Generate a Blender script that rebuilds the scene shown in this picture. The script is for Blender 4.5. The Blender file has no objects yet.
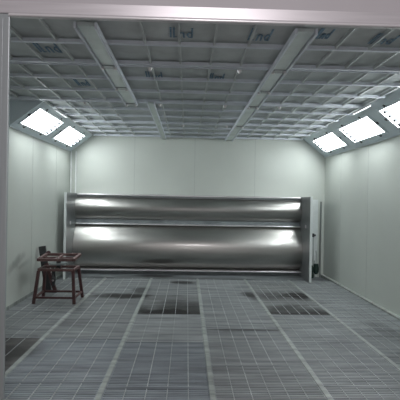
import bpy, bmesh, math, random
from mathutils import Vector, Matrix
random.seed(7)
C = bpy.context.scene.collection
S = bpy.context.scene
PI = math.pi

# ------------------------------------------------------------------ materials
def base_mat(name):
    m = bpy.data.materials.new(name); m.use_nodes = True
    nt = m.node_tree; b = nt.nodes['Principled BSDF']
    return m, nt, b
def N(nt, t, **kw):
    n = nt.nodes.new(t)
    for k, v in kw.items():
        if k in n.inputs.keys(): n.inputs[k].default_value = v
        else: setattr(n, k, v)
    return n
def L(nt, a, b): nt.links.new(a, b)
def ramp(nt, fac, stops):
    r = nt.nodes.new('ShaderNodeValToRGB'); e = r.color_ramp.elements
    e[0].position, e[0].color = stops[0][0], (*stops[0][1], 1)
    e[1].position, e[1].color = stops[1][0], (*stops[1][1], 1)
    for p, c in stops[2:]:
        x = e.new(p); x.color = (*c, 1)
    L(nt, fac, r.inputs[0]); return r.outputs[0]
def mat(name, col, rough=.5, metal=0, var=.08, scale=6, bump=0, bscale=60, stretch=(1,1,1), spec=.5, rvar=0):
    """paint or metal with slight procedural wear"""
    m, nt, b = base_mat(name)
    tc = N(nt, 'ShaderNodeTexCoord'); mp = N(nt, 'ShaderNodeMapping'); mp.inputs['Scale'].default_value = stretch
    L(nt, tc.outputs['Object'], mp.inputs[0])
    n = N(nt, 'ShaderNodeTexNoise', Scale=scale, Detail=4.0); L(nt, mp.outputs[0], n.inputs['Vector'])
    c = ramp(nt, n.outputs[0], [(.3, tuple(x*(1-var) for x in col)), (.7, tuple(min(1, x*(1+var)) for x in col))])
    L(nt, c, b.inputs['Base Color'])
    b.inputs['Metallic'].default_value = metal
    b.inputs['Roughness'].default_value = rough
    b.inputs['Specular IOR Level'].default_value = spec
    if rvar:
        mr = N(nt, 'ShaderNodeMapRange'); mr.inputs[3].default_value = rough-rvar; mr.inputs[4].default_value = rough+rvar
        L(nt, n.outputs[0], mr.inputs[0]); L(nt, mr.outputs[0], b.inputs['Roughness'])
    if bump:
        n2 = N(nt, 'ShaderNodeTexNoise', Scale=bscale, Detail=3.0); L(nt, mp.outputs[0], n2.inputs['Vector'])
        bp = N(nt, 'ShaderNodeBump', Strength=bump, Distance=.01); L(nt, n2.outputs[0], bp.inputs['Height'])
        L(nt, bp.outputs[0], b.inputs['Normal'])
    return m
def emit(name, col, s):
    m, nt, b = base_mat(name)
    b.inputs['Base Color'].default_value = (*col, 1)
    b.inputs['Emission Color'].default_value = (*col, 1); b.inputs['Emission Strength'].default_value = s
    return m

M = {}
M['wall'] = mat('painted_wall_panel', (.57,.605,.56), .42, var=.035, scale=1.2, spec=.4)
M['seam'] = mat('wall_panel_seam', (.47,.50,.47), .6)
M['filter'] = mat('ceiling_filter_cloth', (.60,.635,.635), .95, var=.10, scale=5, bump=.3, bscale=90, spec=.1)
M['rail'] = mat('galvanised_rail', (.72,.76,.82), .45, metal=.1, var=.08, scale=5)
M['thinbar'] = mat('thin_ceiling_bar', (.58,.61,.61), .45, metal=.2, var=.10, scale=5)
M['beam'] = mat('galvanised_beam', (.62,.68,.67), .35, metal=.4, var=.14, scale=4, rvar=.08)
M['ink'] = mat('blue_stamp_ink', (.25,.36,.46), .9, var=.25, scale=40, spec=.1)
M['housing'] = mat('light_housing_paint', (.62,.70,.74), .4, var=.04, scale=3)
M['frame_lamp'] = mat('lamp_frame_paint', (.68,.75,.78), .35)
M['dark_clip'] = mat('dark_clip', (.06,.065,.07), .5)
M['glow'] = emit('lit_diffuser', (.93,.98,1.0), 13)
M['alu'] = mat('brushed_aluminium', (.60,.575,.59), .38, metal=.55, var=.05, scale=8, stretch=(.3,6,6), rvar=.05)
M['alu_bright'] = mat('polished_aluminium_lip', (.78,.76,.77), .28, metal=.6, var=.04)
M['alu_post'] = mat('brushed_aluminium_post', (.37,.40,.405), .40, metal=.5, var=.05, scale=8, stretch=(6,6,.3))
M['fascia'] = mat('front_wall_paint', (.50,.475,.49), .6, var=.03, scale=2)
M['white_edge'] = mat('pale_plate_edge', (.66,.70,.69), .4)
M['plate'] = mat('end_plate_steel', (.33,.35,.355), .35, metal=.7, var=.12, scale=6, rvar=.08)
M['tray'] = mat('tray_steel', (.27,.30,.31), .5, metal=.3, var=.2, scale=5)
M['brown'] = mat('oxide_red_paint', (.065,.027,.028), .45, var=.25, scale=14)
M['brown_top'] = mat('pale_oxide_red_paint', (.115,.062,.058), .6, var=.25, scale=14)  # paler, rougher red for the stand's frames and side stretchers
M['blackish'] = mat('dark_steel', (.03,.032,.034), .5, var=.2)
M['disc'] = mat('turntable_steel', (.30,.33,.34), .3, metal=.8)
M['green'] = mat('dark_green_valve', (.010,.028,.022), .4, var=.2)
M['grey_pipe'] = mat('grey_pipe', (.40,.43,.42), .4, metal=.4)
M['pipe_dark'] = mat('dull_grey_pipe', (.22,.24,.23), .5)
M['white_pipe'] = mat('white_pipe', (.82,.85,.84), .4)
M['concrete'] = mat('hall_concrete', (.30,.29,.28), .8, var=.1, scale=3, bump=.2)

def dark_patch_wall():  # wall paint with an irregular dark patch low on the left wall
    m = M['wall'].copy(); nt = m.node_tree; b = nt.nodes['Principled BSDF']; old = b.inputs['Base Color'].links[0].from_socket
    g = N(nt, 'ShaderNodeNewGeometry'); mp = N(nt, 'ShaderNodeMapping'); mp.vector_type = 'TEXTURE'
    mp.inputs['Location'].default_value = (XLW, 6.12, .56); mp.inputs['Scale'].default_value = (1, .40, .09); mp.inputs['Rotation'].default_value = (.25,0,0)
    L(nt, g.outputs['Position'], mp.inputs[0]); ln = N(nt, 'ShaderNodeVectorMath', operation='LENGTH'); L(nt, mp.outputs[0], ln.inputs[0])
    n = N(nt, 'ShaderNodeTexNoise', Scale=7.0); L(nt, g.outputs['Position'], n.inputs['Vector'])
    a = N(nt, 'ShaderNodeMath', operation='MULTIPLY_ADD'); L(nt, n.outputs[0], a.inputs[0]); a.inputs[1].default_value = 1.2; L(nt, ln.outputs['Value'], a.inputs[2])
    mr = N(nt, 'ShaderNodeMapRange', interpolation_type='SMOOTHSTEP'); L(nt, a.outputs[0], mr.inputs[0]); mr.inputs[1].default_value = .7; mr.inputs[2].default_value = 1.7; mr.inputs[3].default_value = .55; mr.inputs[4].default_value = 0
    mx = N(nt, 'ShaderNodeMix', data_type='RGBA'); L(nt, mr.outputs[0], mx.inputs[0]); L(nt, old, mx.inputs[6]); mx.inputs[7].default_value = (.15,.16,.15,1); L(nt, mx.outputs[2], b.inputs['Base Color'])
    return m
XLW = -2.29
M['wall_dark_patch'] = dark_patch_wall()
def steel():
    m, nt, b = base_mat('stainless_sheet')
    tc = N(nt, 'ShaderNodeTexCoord'); mp = N(nt, 'ShaderNodeMapping'); mp.inputs['Scale'].default_value = (.5, 3, 3)
    L(nt, tc.outputs['Object'], mp.inputs[0])
    n = N(nt, 'ShaderNodeTexNoise', Scale=2.5, Detail=5.0); L(nt, mp.outputs[0], n.inputs['Vector'])
    L(nt, ramp(nt, n.outputs[0], [(.3,(.38,.375,.355)),(.7,(.45,.445,.42))]), b.inputs['Base Color'])
    b.inputs['Metallic'].default_value = 1
    mr = N(nt, 'ShaderNodeMapRange'); mr.inputs[3].default_value = .30; mr.inputs[4].default_value = .37
    b.inputs['Coat Weight'].default_value = .8; b.inputs['Coat Roughness'].default_value = .07
    L(nt, n.outputs[0], mr.inputs[0]); L(nt, mr.outputs[0], b.inputs['Roughness'])
    n2 = N(nt, 'ShaderNodeTexNoise', Scale=1.3, Detail=2.0); L(nt, tc.outputs['Object'], n2.inputs['Vector'])
    mp3 = N(nt, 'ShaderNodeMapping'); mp3.inputs['Scale'].default_value = (30, 1, 1); L(nt, tc.outputs['Object'], mp3.inputs[0])
    n3 = N(nt, 'ShaderNodeTexNoise', Scale=1.5, Detail=2.0); L(nt, mp3.outputs[0], n3.inputs['Vector'])
    ad = N(nt, 'ShaderNodeMath', operation='MULTIPLY_ADD'); L(nt, n3.outputs[0], ad.inputs[0]); ad.inputs[1].default_value = .03; L(nt, n2.outputs[0], ad.inputs[2])
    bp = N(nt, 'ShaderNodeBump', Strength=.05, Distance=.02); L(nt, ad.outputs[0], bp.inputs['Height']); L(nt, bp.outputs[0], b.inputs['Normal'])
    return m
M['steel'] = steel()

# dirt stains that lie on the floor: (x, y, rx, ry, strength)
STAINS = [(-.55,8.46,.42,.16,1.0),(-.95,6.78,.50,.20,.95),(-.70,7.20,.16,.28,.7),(-.02,7.95,.24,.17,.85),
          (1.50,6.5,.5,.25,.45),(1.55,7.5,.2,.2,.4),(1.38,7.9,.32,.16,.9),(1.02,6.9,.15,.28,.9),
          (-1.9,4.25,.55,.50,.9),(.65,5.08,.46,.06,.6),(2.3,5.2,.16,.3,.3),(.2,3.9,.5,.1,.2),(1.0,7.6,.2,.15,.25),(-1.3,5.3,.3,.2,.3),(-.3,8.35,2.2,.1,.35)]
SOILED = [(-.22,5.72,.78,.42,1.0),(-.05,6.0,.60,.50,.75),(1.50,5.72,.95,.40,1.0),(1.50,5.98,.62,.36,.8),
          (1.78,6.92,.42,.30,1.0),(1.42,6.92,.60,.32,.65),(-1.9,4.4,.7,.8,.8)]
def grate_mat(name, col, dirt=(.035,.035,.034), rough=.5, k=1.0, stains=None):
    m, nt, b = base_mat(name)
    g = N(nt, 'ShaderNodeNewGeometry')
    acc = None
    wn = N(nt, 'ShaderNodeTexNoise', Scale=3.0, Detail=4.0); L(nt, g.outputs['Position'], wn.inputs['Vector'])
    for x, y, rx, ry, s in (stains or STAINS):
        mp = N(nt, 'ShaderNodeMapping'); mp.vector_type = 'TEXTURE'
        mp.inputs['Location'].default_value = (x, y, 0); mp.inputs['Scale'].default_value = (rx, ry, 50)
        L(nt, g.outputs['Position'], mp.inputs[0])
        ln = N(nt, 'ShaderNodeVectorMath', operation='LENGTH'); L(nt, mp.outputs[0], ln.inputs[0])
        a = N(nt, 'ShaderNodeMath', operation='MULTIPLY_ADD'); L(nt, wn.outputs[0], a.inputs[0]); a.inputs[1].default_value = 1.4; L(nt, ln.outputs['Value'], a.inputs[2])
        mr = N(nt, 'ShaderNodeMapRange', interpolation_type='SMOOTHSTEP'); L(nt, a.outputs[0], mr.inputs[0])
        mr.inputs[1].default_value = 1.1; mr.inputs[2].default_value = 1.95; mr.inputs[3].default_value = s; mr.inputs[4].default_value = 0
        if acc is None: acc = mr.outputs[0]
        else:
            mx = N(nt, 'ShaderNodeMath', operation='MAXIMUM'); L(nt, acc, mx.inputs[0]); L(nt, mr.outputs[0], mx.inputs[1]); acc = mx.outputs[0]
    mp = N(nt, 'ShaderNodeMapping'); mp.inputs['Scale'].default_value = (.8, 7, 1); L(nt, g.outputs['Position'], mp.inputs[0])
    n = N(nt, 'ShaderNodeTexNoise', Scale=2.0, Detail=6.0); L(nt, mp.outputs[0], n.inputs['Vector'])
    c = ramp(nt, n.outputs[0], [(.3, tuple(v*(.62) for v in col)), (.7, tuple(v*1.22 for v in col))])
    oi = N(nt, 'ShaderNodeObjectInfo'); rr = N(nt, 'ShaderNodeMapRange'); L(nt, oi.outputs['Random'], rr.inputs[0]); rr.inputs[3].default_value = .86; rr.inputs[4].default_value = 1.12
    hs = N(nt, 'ShaderNodeHueSaturation'); L(nt, rr.outputs[0], hs.inputs['Value']); L(nt, c, hs.inputs['Color'])
    sm = N(nt, 'ShaderNodeMath', operation='MULTIPLY'); L(nt, acc, sm.inputs[0]); sm.inputs[1].default_value = k
    mix = N(nt, 'ShaderNodeMix', data_type='RGBA'); L(nt, sm.outputs[0], mix.inputs[0]); L(nt, hs.outputs[0], mix.inputs[6]); mix.inputs[7].default_value = (*dirt, 1)
    L(nt, mix.outputs[2], b.inputs['Base Color']); b.inputs['Roughness'].default_value = rough
    b.inputs['Metallic'].default_value = .15
    return m
M['grate'] = grate_mat('grate_steel', (.36,.387,.392))
M['grate_blue'] = grate_mat('grate_steel_bluish', (.30,.335,.36))
M['grate_brown'] = grate_mat('grate_steel_brownish', (.20,.195,.19))
M['grate_soiled'] = grate_mat('grate_steel_soiled', (.30,.32,.32), stains=STAINS[:2]+SOILED)
M['tie'] = grate_mat('grate_tie_bar', (.44,.47,.47), k=.6)
M['under'] = grate_mat('under_floor_mat', (.16,.17,.18))
M['fbeam'] = grate_mat('floor_beam_paint', (.34,.37,.35), k=.4)
M['traymat'] = grate_mat('tray_sheet', (.20,.22,.225))

# ------------------------------------------------------------------ mesh helpers
def bx(bm, x0, x1, y0, y1, z0, z1):
    vs = [bm.verts.new(p) for p in ((x0,y0,z0),(x1,y0,z0),(x1,y1,z0),(x0,y1,z0),(x0,y0,z1),(x1,y0,z1),(x1,y1,z1),(x0,y1,z1))]
    for f in ((0,3,2,1),(4,5,6,7),(0,1,5,4),(1,2,6,5),(2,3,7,6),(3,0,4,7)): bm.faces.new([vs[i] for i in f])
def bar(bm, a, b, w, h, up=(0,0,1)):
    """rectangular bar from a to b"""
    a, b = Vector(a), Vector(b); d = (b-a).normalized(); up = Vector(up)
    s = d.cross(up)
    if s.length < 1e-4: s = d.cross(Vector((0,1,0)))
    s.normalize(); u = s.cross(d)
    q = [s*w/2+u*h/2, -s*w/2+u*h/2, -s*w/2-u*h/2, s*w/2-u*h/2]
    v0 = [bm.verts.new(a+k) for k in q]; v1 = [bm.verts.new(b+k) for k in q]
    bm.faces.new(v0[::-1]); bm.faces.new(v1)
    for i in range(4): bm.faces.new((v0[i], v0[(i+1)%4], v1[(i+1)%4], v1[i]))
def tube(bm, pts, r, seg=12):
    pts = [Vector(p) for p in pts]; rings = []
    for i, p in enumerate(pts):
        d = (pts[min(i+1,len(pts)-1)]-pts[max(i-1,0)]).normalized()
        s = d.cross(Vector((0,0,1)))
        if s.length < 1e-3: s = d.cross(Vector((0,1,0)))
        s.normalize(); u = s.cross(d)
        rr = r[i] if isinstance(r, (list, tuple)) else r
        rings.append([bm.verts.new(p+(s*math.cos(2*PI*k/seg)+u*math.sin(2*PI*k/seg))*rr) for k in range(seg)])
    for a, b in zip(rings, rings[1:]):
        for k in range(seg): bm.faces.new((a[k], a[(k+1)%seg], b[(k+1)%seg], b[k]))
    bm.faces.new(rings[0][::-1]); bm.faces.new(rings[-1])
def prism_x(bm, prof, x0, x1, nx=1):
    """closed (y,z) profile extruded along x"""
    rings = [[bm.verts.new((x0+(x1-x0)*i/nx, y, z)) for y, z in prof] for i in range(nx+1)]
    n = len(prof)
    for a, b in zip(rings, rings[1:]):
        for k in range(n): bm.faces.new((a[k], a[(k+1)%n], b[(k+1)%n], b[k]))
    bm.faces.new(rings[0][::-1]); bm.faces.new(rings[-1])
def prism_y(bm, prof, y0, y1):
    n = len(prof)
    a = [bm.verts.new((x, y0, z)) for x, z in prof]; b = [bm.verts.new((x, y1, z)) for x, z in prof]
    for k in range(n): bm.faces.new((a[k], a[(k+1)%n], b[(k+1)%n], b[k]))
    bm.faces.new(a[::-1]); bm.faces.new(b)
def obj(name, bm, m, parent=None, bevel=0, smooth=False, base=None):
    bmesh.ops.recalc_face_normals(bm, faces=bm.faces)
    if base is None and parent is not None:
        base = Vector(parent.location); q = parent.parent
        while q is not None: base = base+q.location; q = q.parent
    if base is not None: bmesh.ops.translate(bm, verts=bm.verts, vec=-Vector(base))
    me = bpy.data.meshes.new(name); bm.to_mesh(me); bm.free()
    me.materials.append(m)
    if smooth:
        me.shade_smooth()
        me.set_sharp_from_angle(angle=math.radians(35))
    o = bpy.data.objects.new(name, me); C.objects.link(o)
    if parent: o.parent = parent
    elif base is not None: o.location = base
    if bevel:
        b = o.modifiers.new('bevel', 'BEVEL'); b.width = bevel; b.segments = 2; b.limit_method = 'ANGLE'
    return o
def B(): return bmesh.new()
def thing(name, label, cat, loc=(0,0,0), group=None):
    o = bpy.data.objects.new(name, None); C.objects.link(o); o.location = loc; o.empty_display_size = .1
    o['label'] = label; o['category'] = cat
    if group: o['group'] = group
    return o
def tag(o, label, cat, group=None):
    o['label'] = label; o['category'] = cat
    if group: o['group'] = group
    return o
def struct(name, bm, m, label=None, parent=None, **k):
    o = obj(name, bm, m, parent, **k)
    if not parent:
        o['kind'] = 'structure'
        if label: o['label'] = label
    return o

# ------------------------------------------------------------------ dimensions (m); the viewer stands at the origin
XL, XR, YF, YB, H = -2.29, 2.73, 3.0, 8.86, 2.71
PX0, PX1 = -2.145, 2.235          # end plates of the wash unit

# ------------------------------------------------------------------ room shell
b = B(); bx(b, XL-.1, XR+.1, YF, YB+.1, -.12, -.04); struct('floor', b, M['under'], 'dark mat floor under the steel grates')
b = B(); bx(b, -8, 8, -6, YF, -.12, 0); struct('floor_hall', b, M['concrete'], 'concrete floor before the booth opening').name = 'floor.001'
b = B(); bx(b, XL-.1, XL, YF, YB+.1, -.04, H); w = struct('wall_left', b, M['wall_dark_patch'], 'grey-green painted panel wall on the left')
b = B()
for y in (6.73, 5.5, 7.93): bx(b, XL, XL+.002, y-.004, y+.004, 0, .93*H)
struct('seam', b, M['seam'], parent=w)
b = B(); bx(b, XR, XR+.1, YF, YB+.1, -.04, H); w = struct('wall_right', b, M['wall'], 'grey-green painted panel wall on the right')
b = B()
for y in (6.73, 5.5, 7.93): bx(b, XR-.002, XR, y-.004, y+.004, 0, .93*H)
struct('seam', b, M['seam'], parent=w)
b = B(); bx(b, XL, XR, YB, YB+.1, -.04, H); w = struct('wall_back', b, M['wall'], 'grey-green painted panel wall behind the steel cowls')
b = B()
for x in (-1.04, .14, 1.33): bx(b, x-.005, x+.005, YB-.002, YB, 0, H)
struct('seam', b, M['seam'], parent=w)
# front wall with its opening (opening x -1.2..1.62, up to z 2.655)
OX0, OX1, OZ = -1.170, 1.62, 2.640
b = B()
bx(b, XL-.1, OX0-.14, YF-.028, YF-.002, 0, 3.6); bx(b, OX1+.09, XR+.1, YF-.028, YF-.002, 0, 3.6); bx(b, OX0-.14, OX1+.09, YF-.028, YF-.002, OZ+.095, 3.6)
struct('wall_front', b, M['fascia'], 'pale painted wall over the booth opening')
b = B(); bx(b, OX0-.14, OX1+.09, YF-.045, YF-.020, OZ+.012, OZ+.095)
h = struct('trim_1', b, M['alu'], 'brushed aluminium header of the booth opening', bevel=.006)
b = B(); prism_x(b, [(YF-.025,OZ+.013)]+[(YF-.046-.012*math.cos(a), OZ+.001+.012*math.sin(a)) for a in [PI/2-PI*i/12 for i in range(13)]]+[(YF-.025,OZ-.011)], OX0-.004, OX1+.004); struct('lip', b, M['alu_bright'], parent=h, smooth=True)
for i, (a, c, s) in enumerate(((OX0-.14, OX0, 'left'), (OX1, OX1+.09, 'right'))):
    b = B(); bx(b, a, c, YF-.045, YF-.020, 0, OZ+.01)
    h = struct('trim_%d' % (i+2), b, M['alu_post'], 'brushed aluminium %s post of the booth opening' % s, bevel=.005)
    b = B(); xx = c-.045 if i == 0 else a+.045; bx(b, xx-.004, xx+.004, YF-.049, YF-.045, 0, OZ-.02); struct('rib', b, M['alu_post'], parent=h, bevel=.002)

# ceiling: one filter cloth sagging a little between the bars
XS = [-2.10,-1.84,-1.57,-1.30,-1.03,-.76,-.62,-.345,-.08,.19,.46,.75,.89,1.15,1.41,1.67,1.93,2.19,2.45]
YS = [3.53+.521*k for k in range(11)]
b = B()
xs = [XL]+XS+[XR]; ys = [YF]+YS+[YB]
def sub(v, n):
    out = []
    for a, c in zip(v, v[1:]):
        for i in range(n): out.append((a+(c-a)*i/n, math.sin(PI*i/n)))
    out.append((v[-1], 0)); return out
gx, gy = sub(xs, 4), sub(ys, 4)
grid = [[b.verts.new((x, y, H-.014*sx*sy)) for x, sx in gx] for y, sy in gy]
for r0, r1 in zip(grid, grid[1:]):
    for i in range(len(gx)-1): b.faces.new((r0[i], r1[i], r1[i+1], r0[i+1]))
top = [b.verts.new((x, y, H+.08)) for x, y in ((XL-.1,YF),(XR+.1,YF),(XR+.1,YB+.1),(XL-.1,YB+.1))]
b.faces.new(top)
ceil = struct('ceiling', b, M['filter'], 'grey filter cloth ceiling', smooth=True)
# blue printed marks on the cloth
STROKES = [ # letter strokes in a 1 x 1 box (x to the right, y up as read)
    [(.06,1.0),(.03,.02)], [(.20,.98),(.17,.0)], [(.17,.05),(.30,.05)],
    [(.42,.0),(.43,.48)], [(.43,.38),(.50,.52),(.60,.44),(.62,.0)],
    [(.97,.95),(.97,.0)], [(.97,.42),(.86,.52),(.76,.28),(.86,.02),(.97,.12)]]
def stamp(x0, ynear, w, d, wd=.014):
    bb = B()
    for st in STROKES:
        for (ax, ay), (cx, cy) in zip(st, st[1:]):
            p = Vector((x0+ax*w, ynear+(1-ay)*d, H-.018)); q = Vector((x0+cx*w, ynear+(1-cy)*d, H-.018))
            bar(bb, p, q, wd, .003)
    return bb
for x0, yn, w_, d_ in ((.44,3.19,.16,.25),(-.15,3.22,.17,.2),(1.37,3.22,.17,.22),(-1.26,3.58,.18,.28),(-.43,4.36,.16,.24),(.205,4.36,.14,.24),(-1.21,4.72,.13,.26),(.93,3.16,.10,.2)):
    o = struct('printed_mark', stamp(x0, yn, w_, d_), M['ink'], parent=ceil)

# ceiling grid: one bolted framework
grid_t = thing('ceiling_grid', 'galvanised grid of rails and thin bars carrying the grey ceiling filter cloth', 'ceiling grid', (0, 5.9, H-.03))
for k, y in enumerate(YS):
    x1 = XR if y < 3.05 else 2.24
    x0 = XL if y < 5.79 else -1.84
    b = B(); wide = k in (1, 4, 7, 10)
    if wide:
        bx(b, x0+.01, x1, y-.025, y+.020, H-.048, H-.018)
        bx(b, x0+.01, x1, y+.050, y+.060, H-.050, H-.034)
    else: bx(b, x0+.01, x1, y-.018, y+.018, H-.046, H-.018)
    obj('cross_rail', b, M['rail'], grid_t)
for x in XS:
    if x < -2.2: continue
    if abs(x+.69) < .1 or abs(x-.82) < .1: continue
    y1 = 5.78 if x < -1.86 else YB-.01
    if x > 2.24: continue
    b = B(); bx(b, x-.0085, x+.0085, YF+.07, y1, H-.040, H-.012)
    obj('thin_bar', b, M['thinbar'], grid_t)
for x, y in ((-.36,4.08),(.46,4.08),(-.36,5.64),(.46,5.64),(-.08,7.20),(.62,7.20),(1.15,5.64),(-1.3,5.64)):
    b = B(); tube(b, [(x,y+.03,H-.055),(x,y+.03,H-.085)], [.022,.012], 10); obj('rail_bolt', b, M['alu_bright'], grid_t)
# the two deep lengthwise beams
for x, lab in ((-.71, 'deep galvanised channel beam running lengthwise from the opening over the left half of the ceiling'), (.80, 'deep galvanised channel beam running lengthwise on the right half of the ceiling')):
    yy = [YF+.07, 4.02, 4.80, 5.60] if x < 0 else [YF+.07, 4.02, 4.80, 5.60, 7.10, YB-.01]
    t = thing('ceiling_beam', lab, 'ceiling beam', (x, 5.9, H-.075))
    yend = 5.62 if x < 0 else YB-.01
    b = B()
    for a, c in zip(yy, yy[1:]): bx(b, x-.056, x+.056, a+.004, c-.004, H-.080, H-.055)
    obj('web', b, M['beam'], t)
    for s in (-1, 1):
        b = B(); bx(b, x+s*.070-.008, x+s*.070+.008, YF+.07, yend, H-.098, H-.055); obj('flange', b, M['rail'], t)
    for y in (yy[1:] if x < 0 else yy[1:-1]):
        b = B(); bx(b, x-.058, x+.058, y-.045, y+.045, H-.087, H-.080); pl = obj('splice_plate', b, M['plate'], t)
        for sx in (-1, 1):
            b = B(); tube(b, [(x+sx*.055, y-.02, H-.087),(x+sx*.055, y-.02, H-.112)], .016, 8); obj('bolt', b, M['alu_bright'], pl)
t = thing('ceiling_beam', 'narrower galvanised channel beam running from mid ceiling to the back wall, left of centre', 'ceiling beam', (-.47, 7.2, H-.07))
b = B(); bx(b, -.505, -.435, 5.56, YB-.01, H-.078, H-.055); obj('web', b, M['beam'], t)
for s in (-1, 1):
    b = B(); bx(b, -.47+s*.041-.005, -.47+s*.041+.005, 5.56, YB-.01, H-.088, H-.055); obj('flange', b, M['rail'], t)
# small bright brackets where the grid meets the light housings
for x, y, s in ((-1.80,6.15,'left'),(2.20,5.40,'right')):
    b = B(); bx(b, x-.012, x+.012, y, y+.55, H-.075, H-.052); tag(obj('edge_bracket', b, M['alu_bright'], base=(x,y,H-.064)), 'short bright metal strip along the ceiling edge of the %s light housing' % s, 'bracket')

# ------------------------------------------------------------------ sloped light housings in the wall-ceiling corners
Z0, DX, DZ = 2.35, .46, .36
def slope(side, u, y, off=0):
    """point on the sloped face: u 0 at wall, 1 at ceiling, off = out of the face into the room"""
    nx, nz = DZ/math.hypot(DX,DZ), -DX/math.hypot(DX,DZ)
    if side < 0: return Vector((XL+DX*u+nx*off, y, Z0+DZ*u+nz*off))
    return Vector((XR-DX*u-nx*off, y, Z0-.012+(DZ+.012)*u+nz*off))
def slab(bm, side, u0, u1, y0, y1, o0, o1):
    vs = []
    for o in (o0, o1):
        for u, y in ((u0,y0),(u1,y0),(u1,y1),(u0,y1)): vs.append(bm.verts.new(slope(side, u, y, o)))
    for f in ((0,3,2,1),(4,5,6,7),(0,1,5,4),(1,2,6,5),(2,3,7,6),(3,0,4,7)): bm.faces.new([vs[i] for i in f])
for side, y0, lab in ((-1, 5.79, 'long sloped grey sheet housing holding two lamps above the left wall'), (1, 3.07, 'long sloped grey sheet housing holding the row of lamps above the right wall')):
    X = XL+.001 if side < 0 else XR-.001
    t = thing('light_housing', lab, 'light housing', (X, (y0+YB)/2, Z0))
    b = B(); prism_y(b, [(X, Z0 if side < 0 else Z0-.012),(X-side*DX, H-.012),(X, H-.012)], y0, YB-.002); obj('sloped_panel', b, M['housing'], t)
    b = B(); bar(b, slope(side,.02,y0,.004), slope(side,.02,YB-.004,.004), .03, .012); obj('lower_flange', b, M['frame_lamp'], t)
    if side < 0:
        b = B(); bar(b, (X+.02,y0-.006,H-.02), (X+DX,y0-.006,H-.02), .01, .02); obj('end_flange', b, M['frame_lamp'], t)
def lamp(side, y0, y1, lab):
    c = slope(side, .5, (y0+y1)/2)
    t = thing('ceiling_light', lab, 'ceiling light', c, 'recessed lamps in the sloped housings')
    b = B()
    u0, u1 = .22, .75
    for a, d, e, f in ((u0-.05,u0,y0-.04,y1+.04),(u1,u1+.05,y0-.04,y1+.04),(u0,u1,y0-.04,y0),(u0,u1,y1,y1+.04)): slab(b, side, a, d, e, f, .001, .016)
    obj('frame', b, M['frame_lamp'], t)
    b = B(); slab(b, side, u0, u1, y0, y1, .001, .009); obj('diffuser', b, M['glow'], t)
    for k in range(4):
        u = u0+(u1-u0)*(k+.5)/4
        b = B(); tube(b, [slope(side,u,y1-.165,.022), slope(side,u,y1-.105,.022)], .025, 8); so = obj('tube_socket', b, M['dark_clip'], t)
    for u, y in ((u0-.06,y0+.2),(u0-.06,y1-.2),(u1+.06,y0+.2),(u1+.06,y1-.2),(.5,y0-.06),(.5,y1+.06)):
        b = B(); tube(b, [slope(side,u,y,.001), slope(side,u,y,.02)], .019, 8); obj('clip', b, M['dark_clip'], t)
lamp(-1, 5.93, 7.02, 'bright white recessed lamp on the left slope, the nearer of the two there')
lamp(-1, 7.38, 8.50, 'bright white recessed lamp on the left slope by the back wall')
lamp(1, 7.38, 8.50, 'bright white recessed lamp on the right slope, farthest back')
lamp(1, 5.93, 7.02, 'bright white recessed lamp, middle of the three on the right slope')
lamp(1, 4.42, 5.55, 'bright white recessed lamp cut by the photo edge on the right slope')

# ------------------------------------------------------------------ floor beams and grates
FB = [-1.466, -.626, .217, 1.090, 1.905]
blab = ['far left, under the red-brown stand side', 'second from the left', 'middle, nearly straight ahead', 'second from the right', 'farthest right']
for x, l in zip(FB, ['leftmost of the five, passing beside the brown stand', 'second of the five from the left', 'middle one of the five, running almost straight ahead', 'second of the five from the right', 'rightmost of the five']):
    b = B(); bx(b, x-.019, x+.019, YF+.07, 8.27, -.04, .003)
    tag(obj('floor_beam', b, M['fbeam'], base=(x, 5.6, -.04)), 'pale grey steel floor beam between grates, '+l, 'floor beam', 'floor beams between the grates')
cols = [(XL+.01, FB[0]), (FB[0], FB[1]), (FB[1], FB[2]), (FB[2], FB[3]), (FB[3], FB[4]), (FB[4], XR-.05)]
seam0 = [4.71, 4.71, 4.62, 5.10, 4.66, 5.2]
cname = ['against the left wall', 'second column from the left', 'third column from the left', 'third column from the right', 'second column from the right', 'against the right wall']
def ordn(i): return ['farthest back', 'second from the back', 'third from the back', 'fourth from the back', 'fifth from the back', 'nearest to the opening'][min(i, 5)]
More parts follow.
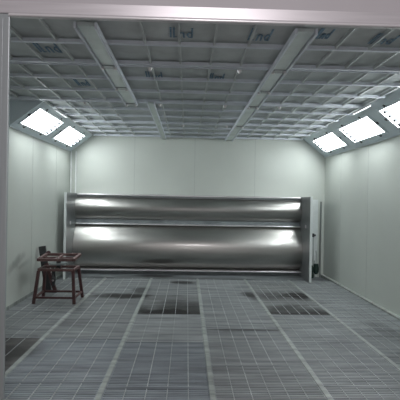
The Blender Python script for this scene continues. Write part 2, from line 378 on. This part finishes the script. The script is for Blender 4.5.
for ci, (a, c) in enumerate(cols):
    s = seam0[ci]
    while s-1.12 > YF+.15: s -= 1.12
    edges = [YF+.07]
    while s < 8.27-.12: edges.append(s); s += 1.12
    edges.append(8.26)
    x0 = a+.021 if ci else a+.004; x1 = c-.021 if ci < 5 else c-.004
    rows = list(zip(edges, edges[1:]))
    for ri, (y0, y1) in enumerate(rows):
        y0 += .006; y1 -= .006; back = len(rows)-1-ri
        nt_ = 4 if ci < 3 else 5
        m = M['grate']
        if y1 < 4.75 and ci in (1, 2): m = M['grate_blue']
        if ci == 0 and y1 < 4.8: m = M['grate_brown']
        if (ci == 2 and 5.6 < y0 < 5.9) or (ci == 4 and 5.6 < y0 < 7.0): m = M['grate_soiled']
        place = 'nearest to the opening' if ri == 0 else ordn(back)
        t = thing('floor_grate', 'grey steel floor grate, %s, %s' % (cname[ci], place), 'floor grate', ((x0+x1)/2, (y0+y1)/2, -.04), 'floor grates')
        b = B()
        n = max(2, int((y1-y0)/.030))
        for k in range(1, n):
            y = y0+(y1-y0)*k/n; bx(b, x0+.008, x1-.008, y-.007, y+.007, -.034, -.006)
        obj('bearing_bars', b, m, t)
        b = B(); bx(b, x0, x1, y0, y0+.008, -.039, -.003); bx(b, x0, x1, y1-.008, y1, -.039, -.003); bx(b, x0, x0+.008, y0+.008, y1-.008, -.039, -.003); bx(b, x1-.008, x1, y0+.008, y1-.008, -.039, -.003)
        obj('frame', b, m, t)
        for k in range(1, nt_+1):
            b = B(); x = x0+(x1-x0)*k/(nt_+1); bx(b, x-.003, x+.003, y0+.008, y1-.008, -.012, -.001)
            obj('tie_bar', b, M['tie'], t)
# low kerb along the right wall and skirtings
b = B(); bx(b, XR-.05, XR, YF+.07, YB, -.04, .02); struct('baseboard_right', b, M['fbeam'], 'pale strip at the foot of the right wall')
b = B(); bx(b, XL, XL+.010, YF+.07, YB, -.04, .04); struct('baseboard_left', b, M['fbeam'], 'pale strip at the foot of the left wall')

# ------------------------------------------------------------------ wash unit with two stainless cowls at the back
def arc(yb, yf, zt, zb, n=32):
    """front face of a cowl: circular arc from the top edge (yb, zt) out to yf and back to (yb, zb)"""
    zc, hh, d = (zt+zb)/2, (zt-zb)/2, yb-yf
    R = (hh*hh+d*d)/(2*d); a0 = math.asin(hh/R)
    return [(yf+R-R*math.cos(a), zc+R*math.sin(a)) for a in [a0-2*a0*i/n for i in range(n+1)]]
def arc2(yf, zt, zb, R, s1, n=36):
    """arc of radius R whose top edge normal leans up by asin(s1); the foremost point lies below mid height"""
    a1 = math.asin(s1); zc = zt-R*s1; r2 = (zc-zb)/.97; a2 = math.asin(.97)
    up = [(yf+R-R*math.cos(a), zc+R*math.sin(a)) for a in [a1-a1*i/n for i in range(n)]]
    return up+[(yf+r2-r2*math.cos(a), zc-r2*math.sin(a)) for a in [a2*i/n for i in range(n+1)]]
t = thing('upper_cowl', 'upper stainless steel cowl, the slimmer rounded drum between the end plates', 'steel cowl', ((PX0+PX1)/2, 8.5, 1.08))
b = B(); pr = arc(8.775, 8.63, 1.475, 1.045)+[(8.83,1.045),(8.83,1.475)]; prism_x(b, pr, PX0+.012, PX1-.012, 1); obj('shell', b, M['steel'], t, smooth=True)
b = B(); bx(b, PX0+.03, PX1-.012, 8.72, 8.83, 1.508, 1.535); obj('top_lip', b, M['alu_bright'], t, bevel=.008)
b = B(); bx(b, PX0+.012, PX1-.012, 8.785, 8.83, 1.474, 1.506); obj('top_strip', b, M['plate'], t)
t = thing('lower_cowl', 'lower stainless steel cowl, the big rounded drum just above the floor', 'steel cowl', ((PX0+PX1)/2, 8.5, .13))
b = B(); pr = arc2(8.52, .945, .105, .60, .80)+[(8.83,.105),(8.83,.945)]; prism_x(b, pr, PX0+.012, PX1-.012, 1); obj('shell', b, M['steel'], t, smooth=True)
b = B(); bx(b, PX0+.012, PX1-.012, 8.69, 8.83, .948, .972); obj('top_lip', b, M['alu_bright'], t, bevel=.009)
b = B(); bx(b, PX0+.012, PX1-.012, 8.77, 8.83, .974, 1.043); obj('gap_strip', b, M['tray'], t)
b = B(); bx(b, PX0+.012, PX1-.012, 8.60, 8.83, .080, .103); obj('bottom_lip', b, M['alu_bright'], t, bevel=.006)
b = B(); bx(b, PX0+.012, PX1-.012, 8.76, 8.83, -.005, .078); obj('base_panel', b, M['tray'], t)
b = B(); bx(b, PX0+.01, PX1-.01, 8.28, 8.755, -.04, .006); tag(obj('drip_tray', b, M['traymat'], base=(0,8.43,-.04)), 'flat stained sheet tray on the floor under the lower steel cowl', 'tray')
for x, s, lab in ((PX0, -1, 'upright steel end plate with pale front edge at the left end of the cowls'), (PX1, 1, 'upright steel end plate with pale front edge at the right end of the cowls')):
    t = thing('end_plate', lab, 'end plate', (x, 8.45, 0))
    b = B(); prism_x(b, [(8.03,-.0),(8.84,.0),(8.84,1.545),(8.03,1.545)], x-.01, x+.01); obj('sheet', b, M['plate'], t)
    b = B(); bx(b, x-.020, x+.020, 8.00, 8.029, .004, 1.55); obj('front_edge', b, M['white_edge'], t, bevel=.004)
    b = B(); bx(b, x-s*.012-.005, x-s*.012+.005, 8.30, 8.36, .96, 1.02); obj('hinge', b, M['alu_bright'], t)
# pale panel and pipes beside the unit
b = B(); bx(b, 2.27, 2.60, YB-.016, YB-.002, -.03, 1.50); o = tag(obj('side_panel', b, M['white_edge'], base=(2.44,YB-.01,0)), 'narrow pale panel on the back wall right of the end plate', 'panel')
b = B(); tube(b, [(2.645, 8.80, -.03),(2.645, 8.80, 1.46)], .016); tag(obj('wall_pipe', b, M['pipe_dark'], base=(2.645,8.8,0)), 'thin grey upright pipe in the back right corner', 'pipe')
t = thing('corner_conduit', 'pale twin upright conduit running down the back left corner', 'conduit', (-2.24, 8.8, 0))
for x, y in ((-2.262,8.815),(-2.175,8.838)):
    b = B(); tube(b, [(x,y,-.03),(x,y,2.36)], .013); obj('pipe', b, M['white_pipe'], t, smooth=True)

# ------------------------------------------------------------------ pump with upright rod beside the right end plate
t = thing('drain_valve', 'slim upright valve rod with dark green body on the floor right of the end plate', 'valve', (2.44, 8.55, -.0))
b = B(); tube(b, [(2.44,8.55,.06),(2.43,8.55,.80)], .011); obj('rod', b, M['grey_pipe'], t, smooth=True)
b = B(); bar(b, (2.385,8.55,.815), (2.475,8.55,.815), .035, .035); tube(b, [(2.43,8.55,.78),(2.43,8.55,.85)], .022); obj('handle', b, M['blackish'], t, bevel=.004)
b = B(); tube(b, [(2.395,8.53,.005),(2.395,8.53,.05),(2.395,8.53,.10),(2.395,8.53,.19),(2.395,8.53,.24)], [.05,.055,.045,.055,.03]); obj('valve_body', b, M['green'], t, smooth=True)
b = B(); tube(b, [(2.495,8.56,.07),(2.495,8.56,.12),(2.495,8.56,.17),(2.495,8.56,.27)], [.03,.055,.058,.045]); tube(b, [(2.40,8.55,.15),(2.49,8.55,.15)], .025); obj('valve_body', b, M['green'], t, smooth=True)
b = B(); tube(b, [(2.50,8.56,.25),(2.50,8.56,.44),(2.49,8.56,.52)], .010); tube(b, [(2.465,8.56,.02),(2.465,8.56,.33)], .012); obj('hose', b, M['grey_pipe'], t, smooth=True)

# ------------------------------------------------------------------ red-brown stand with turning top frame
t = thing('steel_stand', 'red-brown four-legged steel work stand with a raised rectangular top frame', 'stand', (-1.80, 6.4, 0))
ft = [(-2.065,6.19),(-1.515,6.19),(-1.505,6.64),(-2.075,6.64)]
tp = [(-2.025,6.26),(-1.555,6.26),(-1.555,6.58),(-2.035,6.58)]
ZT = .455
for (fx,fy),(tx,ty) in zip(ft, tp):
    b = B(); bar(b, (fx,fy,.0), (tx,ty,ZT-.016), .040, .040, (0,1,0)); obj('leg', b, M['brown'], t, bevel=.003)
b = B()
for i in range(4):
    p, q = tp[i], tp[(i+1)%4]; bar(b, (*p,ZT), (*q,ZT), .036, .036)
bar(b, (-1.805,6.26,ZT-.002), (-1.805,6.58,ZT-.002), .035, .03)
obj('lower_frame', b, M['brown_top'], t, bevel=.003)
zs = .085
mid = [(f[0]+(p[0]-f[0])*zs/ZT, f[1]+(p[1]-f[1])*zs/ZT, zs) for f, p in zip(ft, tp)]
for i in range(4):
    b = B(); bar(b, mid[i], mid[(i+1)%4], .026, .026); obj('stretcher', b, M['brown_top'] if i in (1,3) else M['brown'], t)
b = B(); tube(b, [(-1.80,6.42,ZT-.01),(-1.80,6.42,.59)], .03); obj('spindle', b, M['blackish'], t, smooth=True)
b = B(); tube(b, [(-1.80,6.42,.515),(-1.80,6.42,.533)], .13, 24); obj('turntable', b, M['disc'], t, smooth=True)
b = B(); up = [(-2.015,6.20,.600),(-1.535,6.20,.605),(-1.555,6.66,.622),(-2.045,6.66,.617)]
for i in range(4): bar(b, up[i], up[(i+1)%4], .038, .038)
bar(b, (-1.80,6.20,.598), (-1.80,6.66,.615), .035, .02)
bar(b, (-2.03,6.43,.602), (-1.545,6.43,.604), .035, .02)
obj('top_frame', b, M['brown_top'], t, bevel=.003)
# dark clamp post leaning behind it
t = thing('clamp_post', 'dark upright post with a diagonal brace standing behind the red-brown stand', 'post', (-2.14, 6.92, 0))
b = B(); bar(b, (-2.10,6.96,.0), (-2.215,6.99,.70), .10, .05, (0,1,0)); obj('post', b, M['blackish'], t, bevel=.005)
b = B(); bar(b, (-1.98,6.92,.02), (-2.13,6.93,.45), .05, .04, (0,1,0)); obj('brace', b, M['brown'], t)
b = B(); bar(b, (-2.16,6.95,.02), (-1.96,6.95,.02), .05, .035); obj('foot', b, M['blackish'], t)
b = B(); tube(b, [(-2.07,6.855,.62),(-2.07,6.82,.62)], .03); obj('knob', b, M['brown'], t, smooth=True)
b = B(); tube(b, [(-2.02,6.84,.44),(-1.99,6.84,.34),(-1.985,6.83,.22),(-1.99,6.84,.12)], [.018,.03,.035,.015], 8); obj('handle', b, M['blackish'], t, smooth=True)
b = B(); tube(b, [(-1.985,6.80,.21),(-1.985,6.79,.21)], .014); obj('handle_pin', b, M['alu_bright'], t)

# ------------------------------------------------------------------ light, world, viewer
w = bpy.data.worlds.new('hall_light'); S.world = w; w.use_nodes = True
bg = w.node_tree.nodes['Background']; bg.inputs[0].default_value = (.98,.93,.96,1); bg.inputs[1].default_value = .28
li = bpy.data.lights.new('camera_flash', 'POINT'); li.energy = 11; li.shadow_soft_size = .02; li.color = (1,.97,.95)
o = bpy.data.objects.new('camera_flash', li); C.objects.link(o); o.location = (.02, .05, 1.51)
li = bpy.data.lights.new('hall_lamp', 'AREA'); li.energy = 40; li.shape = 'RECTANGLE'; li.size = 1.2; li.size_y = .6; li.color = (1,.94,.97)
o = bpy.data.objects.new('hall_lamp', li); C.objects.link(o); o.location = (.3, -.6, 3.8); o.rotation_euler = (math.radians(38), 0, 0)

cam = bpy.data.cameras.new('camera'); cam.sensor_width = 36; cam.lens = 450/400*36; cam.clip_end = 60; cam.clip_start = .05
co = bpy.data.objects.new('camera', cam); C.objects.link(co)
yaw, pitch, roll = .0289, math.atan(-1/450), .018
co.matrix_world = Matrix.Translation((0,0,1.47)) @ Matrix.Rotation(-yaw,4,'Z') @ Matrix.Rotation(PI/2+pitch,4,'X') @ Matrix.Rotation(roll,4,'Z')
S.camera = co
S.view_settings.view_transform = 'Standard'; S.view_settings.look = 'None'; S.view_settings.gamma = 1; S.view_settings.use_curve_mapping = False
S.view_settings.exposure = .42
